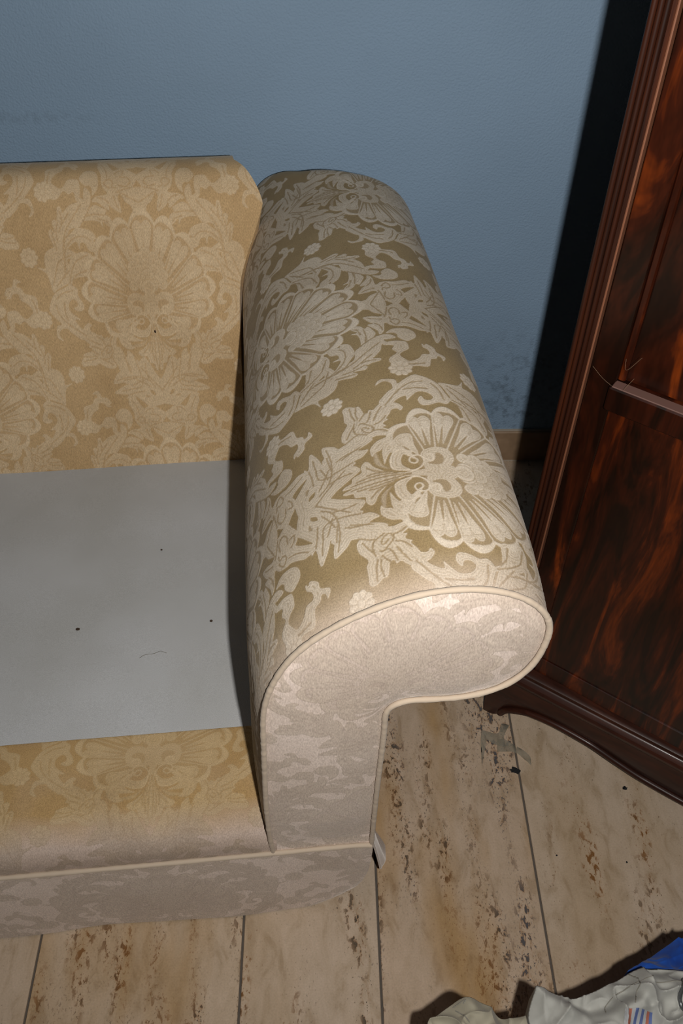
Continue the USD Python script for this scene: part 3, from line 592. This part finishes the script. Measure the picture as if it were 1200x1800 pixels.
# reeded corner post: cove and beads seen in plan, run up the corner
plan = [(-.009, .030), (-.009, .014)]
for c0, r0 in ((-.0060, .0030), (-.0003, .0028), (.0052, .0027)):
    a = np.linspace(math.pi, 2 * math.pi, 9); plan += [(c0 + r0 * math.cos(x), .0105 + r0 * 1.15 * math.sin(x)) for x in a]
plan += [(.0086, .0100), (.0090, .0085), (.0128, .0085), (.0128, .030)]
def post(plan_, name, mat_name, flipu=False):
    P = Polygon([((WWID - x) if flipu else x, y) for x, y in plan_]).buffer(0)
    mesh = trimesh.creation.extrude_polygon(P, WT - .14, engine='earcut'); mesh.apply_translation((0, 0, .14))
    return obj(name, mesh, mat_name, ward, smooth=35)
post(plan, 'corner_post', 'mahogany_reeded'); post(plan, 'corner_post', 'mahogany_reeded', True)
post([(.0132, .030), (.0132, .0075), (.0142, .0070), (.0152, .0075), (.0152, .030)], 'edge_fillet', 'worn_edge')
# the door, a little ajar, turned about its left edge
door = xf('door', (.0168, .012, 0), -1.6, str(ward.GetPath()))
DW = .56; Z0, Z1 = .150, 1.93
obj('left_stile', cbox(0, .031, 0, .024, Z0, Z1, .0012), 'mahogany_feather', door)
obj('right_stile', cbox(DW - .045, DW, 0, .024, Z0, Z1, .0012), 'mahogany', door)
obj('bottom_rail', cbox(.031, DW - .045, .0015, .024, Z0, .185, .001), 'mahogany_flame', door)
obj('top_rail', cbox(.031, DW - .045, 0, .024, Z1 - .06, Z1, .001), 'mahogany', door)
obj('lower_panel', cbox(.029, DW - .043, .0035, .018, .18, .675, .001), 'mahogany_flame', door)
obj('upper_panel', cbox(.037, DW - .051, .0085, .018, .70, Z1 - .05, .001), 'mahogany_feather', door)
obj('panel_moulding', cbox(.030, .0385, .0040, .018, .70, Z1 - .05, .0018), 'mahogany_flame', door)
obj('panel_moulding', cbox(DW - .0535, DW - .045, .0040, .018, .70, Z1 - .05, .0018), 'mahogany', door)
obj('middle_rail', cbox(.0275, DW - .045, -.0115, .018, .668, .700, .0022), 'mahogany', door)
obj('rail_ledge', cbox(.030, DW - .047, -.0098, .0035, .6985, .7006, .0006), 'pinkish_ledge', door)
door2 = xf('door', (.58, .012, 0), 0, str(ward.GetPath()))
for nm, b, mm in (('left_stile', (.001, .045, 0, .024, Z0, Z1), 'mahogany'), ('right_stile', (.52, .565, 0, .024, Z0, Z1), 'mahogany'), ('lower_panel', (.045, .52, .004, .018, Z0, .675), 'mahogany_flame'),
                  ('upper_panel', (.045, .52, .008, .018, .70, Z1), 'mahogany_feather'), ('middle_rail', (.045, .52, -.011, .018, .668, .70), 'mahogany_plinth')):
    obj(nm, cbox(*b, .001), mm, door2)
# plinth: shaped apron with a bead along its lower edge, moulded ledge on top
apr = PchipInterpolator([-.02, .0, .012, .025, .045, .065, .115, .16, .21, .255, .315, .5], [0, 0, .008, .034, .050, .060, .067, .065, .055, .048, .046, .046])
ap = lambda u: apr(np.minimum(np.clip(u, -.02, None), np.maximum(WWID - u, -.02)))
uu = np.r_[np.linspace(-.012, .35, 120), np.linspace(.36, WWID + .012, 90)]
zz = np.linspace(0, 1, 8)
low = ap(uu)
flar = .010 * np.exp(-np.maximum(0, uu + .012) / .02)
ob = np.array([.000, .002, .003, .003, .002, .001, .0, .0])
G = np.stack([np.stack([uu, -(ob[k] + 0 * uu), low + (.120 - low) * zz[k]], 1) for k in range(8)], 0)
Gb = G.copy()[::-1]; Gb[..., 1] = .022
full = np.concatenate([G, Gb, G[:1]], 0); v, f = grid(full)
pm = trimesh.Trimesh(v, f, process=False); trimesh.repair.fix_normals(pm)
obj('apron', pm, 'mahogany_plinth', ward, smooth=40)
side = box(-.012, .008, .0, DEP, .035, .120); foot = cbox(-.014, .010, .002, .05, 0, .05, .002); foot2 = cbox(-.012, .02, DEP - .06, DEP, 0, .05, .002)
obj('side_plinth', side, 'mahogany_plinth', ward); obj('foot', foot, 'mahogany_plinth', ward); obj('foot', foot2, 'mahogany_plinth', ward)
obj('foot', cbox(WWID - .02, WWID + .012, .002, .05, 0, .05, .002), 'mahogany_plinth', ward); obj('foot', cbox(WWID - .02, WWID + .012, DEP - .06, DEP, 0, .05, .002), 'mahogany_plinth', ward)
ub = np.r_[np.linspace(.018, .35, 110), np.linspace(.36, WWID - .018, 80)]
obj('apron_bead', tube(np.stack([ub, 0 * ub - .003, ap(ub) + .0015], 1), .0058, 10), 'mahogany_plinth', ward, smooth=True)
ext([(-.03, .112), (.001, .112), (.005, .116), (.0075, .121), (.0075, .126), (.005, .130), (-.001, .132), (-.003, .134), (-.004, .139), (-.009, .142), (-.03, .143)], -.014, WWID + .014, 'mahogany_plinth', 'plinth_moulding', smooth=30)
ext([(-.04, WT), (.0, WT), (.012, WT + .03), (.03, WT + .05), (.03, WT + .065), (-.04, WT + .065)], -.03, WWID + .03, 'mahogany', 'cornice')
# frayed cobweb threads on the middle rail's corner
for k, pts in enumerate(([(.020, .0075, .712), (.034, .004, .7045), (.046, .002, .7005)], [(.052, .007, .735), (.058, -.004, .730), (.070, -.006, .752)], [(.066, .006, .716), (.060, -.002, .703)])):
    obj('cobweb_thread', tube(spl(pts, 6, False), .00018, 4), 'white_speck', ward)

# ------------------------------------------------------------------ laundry heap in the lower right corner
def ray_at(px, py, z):
    d = ROT.T @ np.array([(px - 600) / FPX, -(py - 900) / FPX, 1.0]); k = (z - CAM[2]) / d[2]; return CAM + k * d
HEAPS = []
def heap(name, outline_px, ztop, mat_name, label, cat, seed, folds, droop=.05, n=220, cut=()):
    """A crumpled garment: a thick mass whose top is folded cloth and whose sides fall to the floor. folds = (x0, y0, x1, y1, height, width) in local metres."""
    w_ = np.array([ray_at(x, y, ztop)[:2] for x, y in outline_px]); c = w_.mean(0)
    poly = Polygon(spl(w_ - c, 5)).buffer(0)
    for P_ in cut: poly = poly.difference(shapely.transform(P_, lambda q: q - c).buffer(.003))
    if poly.geom_type != 'Polygon': poly = max(poly.geoms, key=lambda g_: g_.area)
    HEAPS.append(shapely.transform(poly, lambda q: q + c))
    x0, y0, x1, y1 = poly.bounds; st = max(x1 - x0, y1 - y0) / n
    X, Y = np.meshgrid(np.arange(x0, x1, st), np.arange(y0, y1, st)); pts = np.stack([X.ravel(), Y.ravel()], 1)
    bd = np.array([poly.exterior.interpolate(k).coords[0] for k in np.linspace(0, poly.length, int(poly.length / st), endpoint=False)])
    pts = pts[shapely.contains_xy(poly.buffer(-st * .6), pts[:, 0], pts[:, 1])]; ni = len(pts); pts = np.vstack([pts, bd])
    tri = Delaunay(pts).simplices; cc = pts[tri].mean(1); tri = tri[shapely.contains_xy(poly, cc[:, 0], cc[:, 1])]
    a2 = pts[tri]; ar = np.cross(a2[:, 1] - a2[:, 0], a2[:, 2] - a2[:, 0]); tri[ar < 0] = tri[ar < 0][:, ::-1]
    d = shapely.distance(poly.exterior, shapely.points(pts))
    wl = np.c_[pts + c, pts[:, 0] * 0]
    z = ztop + droop * (1 - np.exp(-d / .030)) * .45 + .014 * (fbm(wl * 13, 2, seed) - .5)
    wr = fbm(wl * np.array([22, 30, 1]) + 3 * fbm(wl * 9, 2, seed + 5)[:, None], 1, seed + 9); z += .014 * (1 - np.abs(2 * wr - 1)) ** 6
    w2 = fbm(wl * np.array([60, 44, 1]) + 2.5 * fbm(wl * 20, 2, seed + 3)[:, None], 1, seed + 19); z += .0045 * (1 - np.abs(2 * w2 - 1)) ** 5
    for fx0, fy0, fx1, fy1, hh, ww in folds:
        L = LineString([(fx0 - c[0], fy0 - c[1]), ((fx0 + fx1) / 2 - c[0] + .01, (fy0 + fy1) / 2 - c[1] - .006), (fx1 - c[0], fy1 - c[1])])
        z += hh * np.exp(-(shapely.distance(L, shapely.points(pts)) / ww) ** 2)
    nb = len(bd); base = len(pts)
    rings = [np.c_[bd, z[ni:]]]
    cen = np.array(poly.centroid.coords[0])
    for sc, zz_ in ((1.0, ztop * .86), (.94, ztop * .6), (.9, ztop * .3), (.92, .006), (.90, .0)):
        q = cen + (bd - cen) * sc + .004 * (noise(np.c_[bd * 60, bd[:, 0] * 0 + zz_ * 30], seed) - .5)[:, None]
        rings.append(np.c_[q, np.full(nb, zz_)])
    v = np.vstack([np.c_[pts, z]] + rings[1:] + [np.r_[cen, 0.0][None]])
    fs = [tri]; prev = ni + np.arange(nb)
    ori = 1 if poly.exterior.is_ccw else -1
    for k in range(1, len(rings)):
        cur = base + (k - 1) * nb + np.arange(nb); p2, c2 = np.roll(prev, -1), np.roll(cur, -1)
        ff = np.vstack([np.stack([prev, cur, c2], 1), np.stack([prev, c2, p2], 1)]); fs.append(ff if ori == 1 else ff[:, ::-1]); prev = cur
    ff = np.stack([prev, np.full(nb, len(v) - 1), np.roll(prev, -1)], 1); fs.append(ff if ori == 1 else ff[:, ::-1])
    g = xf(name, (c[0], c[1], 0)); tag(g, label, cat)
    obj('cloth', (v, np.vstack(fs)), mat_name, g, smooth=True)
    top = lambda x, y: None
    from scipy.interpolate import NearestNDInterpolator
    zi = NearestNDInterpolator(pts, z)
    return g, c, zi
wp = lambda px, py, z: ray_at(px, py, z)[:2]
ZC = .275
def seam(g, c, zi, px_pts, z, r=.0006, mat_name='seam_thread', name='seam'):
    w_ = np.array([wp(x, y, z) for x, y in px_pts]) - c; w_ = spl(w_, 12, False)
    obj(name, tube(np.c_[w_, zi(w_) + r * .3], r, 6), mat_name, g, smooth=True)
fo = lambda a, b, h, w_, z=ZC: (*wp(*a, z), *wp(*b, z), h, w_)
g, c, zi = heap('white_jacket', [(936, 1748), (944, 1741), (990, 1755), (1020, 1752), (1060, 1737), (1100, 1719), (1145, 1710), (1210, 1709), (1290, 1720), (1330, 1800), (1300, 1900), (1150, 1930), (1010, 1900), (975, 1830), (930, 1800)], ZC, 'white_cotton',
    'crumpled white cotton jacket with a striped patch, on the heap at lower right', 'jacket', 3,
    [fo((940, 1750), (1000, 1785), .012, .010), fo((1110, 1722), (1105, 1790), .016, .012), fo((1060, 1790), (1120, 1745), .014, .010), (*wp(1150, 1735, ZC), *wp(1215, 1745, ZC), .012, .010), fo((1000, 1765), (1070, 1775), -.012, .008)])
seam(g, c, zi, [(1098, 1722), (1108, 1740), (1104, 1765), (1098, 1785)], ZC)
seam(g, c, zi, [(1058, 1790), (1062, 1772), (1085, 1752), (1130, 1742), (1200, 1738)], ZC)
def patch_strip(x0, x1, m_, nm):
    uu_, vv_ = np.meshgrid(np.linspace(x0, x1, 6), np.linspace(0, 1, 20), indexing='ij')
    P = np.array([[wp(1096 + 54 * a + 2 * np.sin(b * 3), 1776 + 40 * b, ZC + .036) for b in vv_[0]] for a in uu_[:, 0]]) - c
    z = zi(P[..., 0], P[..., 1]) + .0016; v, f = grid(np.concatenate([P, z[..., None]], -1)); obj(nm, (v, f), m_, g, smooth=True)
for k in range(9):
    patch_strip(k / 9, (k + 1) / 9, ('stripe_white', 'stripe_red', 'stripe_white', 'stripe_blue', 'stripe_white', 'stripe_blue', 'stripe_white', 'stripe_red', 'stripe_blue')[k], 'patch_stripe')
a = np.linspace(-1.9, 1.9, 40); ring = np.array([wp(1216 - 24 * math.cos(x), 1752 + 34 * math.sin(x), ZC + .02) for x in a]) - c
obj('buckle_ring', tube(np.c_[ring, zi(ring) + .004], .0022, 8), 'steel_wire', g, smooth=True)
g, c, zi = heap('cream_trousers', [(748, 1812), (765, 1789), (788, 1771), (812, 1762), (842, 1769), (866, 1781), (893, 1794), (930, 1789), (965, 1781), (1005, 1776), (1035, 1790), (1050, 1830), (1010, 1900), (860, 1930), (760, 1890)], ZC - .008, 'cream_cotton',
    'crumpled cream cotton trousers at the left of the heap at lower right', 'trousers', 14,
    [fo((815, 1764), (830, 1800), .014, .010), fo((900, 1796), (1000, 1780), .012, .012), fo((880, 1790), (890, 1830), -.010, .008)], cut=HEAPS[:1])
seam(g, c, zi, [(796, 1771), (815, 1764), (812, 1770)], ZC); seam(g, c, zi, [(800, 1778), (812, 1790), (822, 1806)], ZC)
g, c, zi = heap('blue_garment', [(1098, 1722), (1118, 1702), (1140, 1686), (1168, 1667), (1215, 1646), (1300, 1640), (1340, 1700), (1300, 1745), (1200, 1735)], ZC - .03, 'blue_cotton',
    'bright blue garment behind the white jacket at the right edge', 'garment', 25, [(*wp(1150, 1700, ZC), *wp(1210, 1670, ZC), .01, .012)], cut=HEAPS[:1])

# ------------------------------------------------------------------ litter
def chip(name, px, py, z, r, mat_name, label, cat, seed, flat=.35, kx=1.0):
    s_ = trimesh.creation.icosphere(2, 1.0); n_ = noise(s_.vertices * 2.1 + seed * 7.7, seed); s_.vertices *= (r * (.55 + .9 * n_))[:, None]
    s_.vertices[:, 2] *= flat; s_.vertices[:, 0] *= kx; w_ = ray_at(px, py, z)
    s_.apply_translation((0, 0, -s_.vertices[:, 2].min()))
    x = obj(name, s_, mat_name); UsdGeom.Xformable(x).AddTranslateOp().Set(Gf.Vec3d(*map(float, w_))); tag(x, label, cat)
def flake(name, px, py, r, mat_name, label, cat, seed):
    g_ = np.random.default_rng(seed); k = 17; a = np.linspace(0, 2 * np.pi, k, endpoint=False) + g_.uniform(-.1, .1, k); rad = r * g_.uniform(.5, 1.15, k)
    m_ = trimesh.creation.extrude_polygon(Polygon(np.stack([1.25 * rad * np.cos(a), rad * np.sin(a)], 1)).buffer(0), .0012, engine='earcut')
    m_.vertices[:, 2] += .0012 * (m_.vertices[:, 0] / r) ** 2
    x = obj(name, m_, mat_name); UsdGeom.Xformable(x).AddTranslateOp().Set(Gf.Vec3d(*map(float, ray_at(px, py, 0)))); tag(x, label, cat)
flake('black_scrap', 905, 1355, .0066, 'black_scrap', 'small jagged black scrap on the floor joint below the tape', 'scrap', 2)
flake('black_crumb', 1097, 1386, .0032, 'black_scrap', 'tiny black crumb on the pale floor plank near the wardrobe foot', 'crumb', 4)
chip('black_crumb', 1101, 1516, 0, .0013, 'black_scrap', 'pinhead black crumb on the pale plank, below the larger crumb', 'crumb', 5, .5)
chip('black_crumb', 978, 1504, 0, .0012, 'black_scrap', 'pinhead black crumb in the middle of the pale plank', 'crumb', 6, .5)
chip('brown_crumb', 137, 1107, .2465, .0020, 'brown_crumb', 'small brown crumb at the left of the grey seat cloth', 'crumb', 7, .5, 1.4)
chip('brown_crumb', 371, 1092, .2465, .0019, 'brown_crumb', 'small brown crumb at the right of the grey seat cloth', 'crumb', 8, .5)
chip('brown_crumb', 284, 967, .2460, .0014, 'brown_crumb', 'tiny brown crumb on the grey seat cloth nearest the back', 'crumb', 9, .5)
fib = spl([ray_at(x, y, .2492) for x, y in ((245, 1157), (255, 1151), (270, 1149), (282, 1145), (293, 1148))], 6, False)
thr = obj('lint_thread', tube(fib, .00035, 5), 'seam_thread'); tag(thr, 'short grey thread lying near the middle of the grey seat cloth', 'thread')
# strip of clear sticky tape, folded on the floor
tape = xf('clear_tape', ray_at(886, 1310, 0)); tag(tape, 'crumpled strip of clear sticky tape on the floor by the wardrobe foot', 'tape')
to = ray_at(886, 1310, 0)
def ribbon(left, right, zs, n=14):
    a = spl(np.array([ray_at(x, y, 0) for x, y in left]), n, False) - to; b = spl(np.array([ray_at(x, y, 0) for x, y in right]), n, False) - to
    z = np.interp(np.linspace(0, 1, len(a)), np.linspace(0, 1, len(zs)), zs)
    a[:, 2] = z; b[:, 2] = z * .6 + .0006
    k = np.linspace(0, 1, 5)[:, None, None]
    G = a[None] * (1 - k) + b[None] * k; G[..., 2] += .0015 * np.sin(np.linspace(0, 9, len(a)))[None, :] * np.sin(k[..., 0] * 3)
    v, f = grid(G); return v, f
for L_, R_, z_ in (([(845, 1288), (844, 1308), (845, 1326), (846, 1343)], [(855, 1292), (853, 1312), (850, 1328), (848, 1343)], [.009, .006, .003, .0008]),
                   ([(846, 1288), (868, 1292), (876, 1289), (880, 1277), (886, 1274)], [(853, 1302), (868, 1310), (882, 1312), (886, 1294), (894, 1277)], [.009, .005, .003, .007, .003]),
                   ([(873, 1303), (884, 1303), (896, 1308), (905, 1312)], [(873, 1323), (884, 1324), (896, 1323), (907, 1325)], [.004, .007, .005, .002]),
                   ([(908, 1314), (920, 1321), (931, 1331), (933, 1340)], [(905, 1323), (914, 1330), (925, 1339), (933, 1346)], [.003, .003, .002, .0006])):
    obj('tape_strip', ribbon(L_, R_, z_), 'clear_tape', tape, smooth=True)
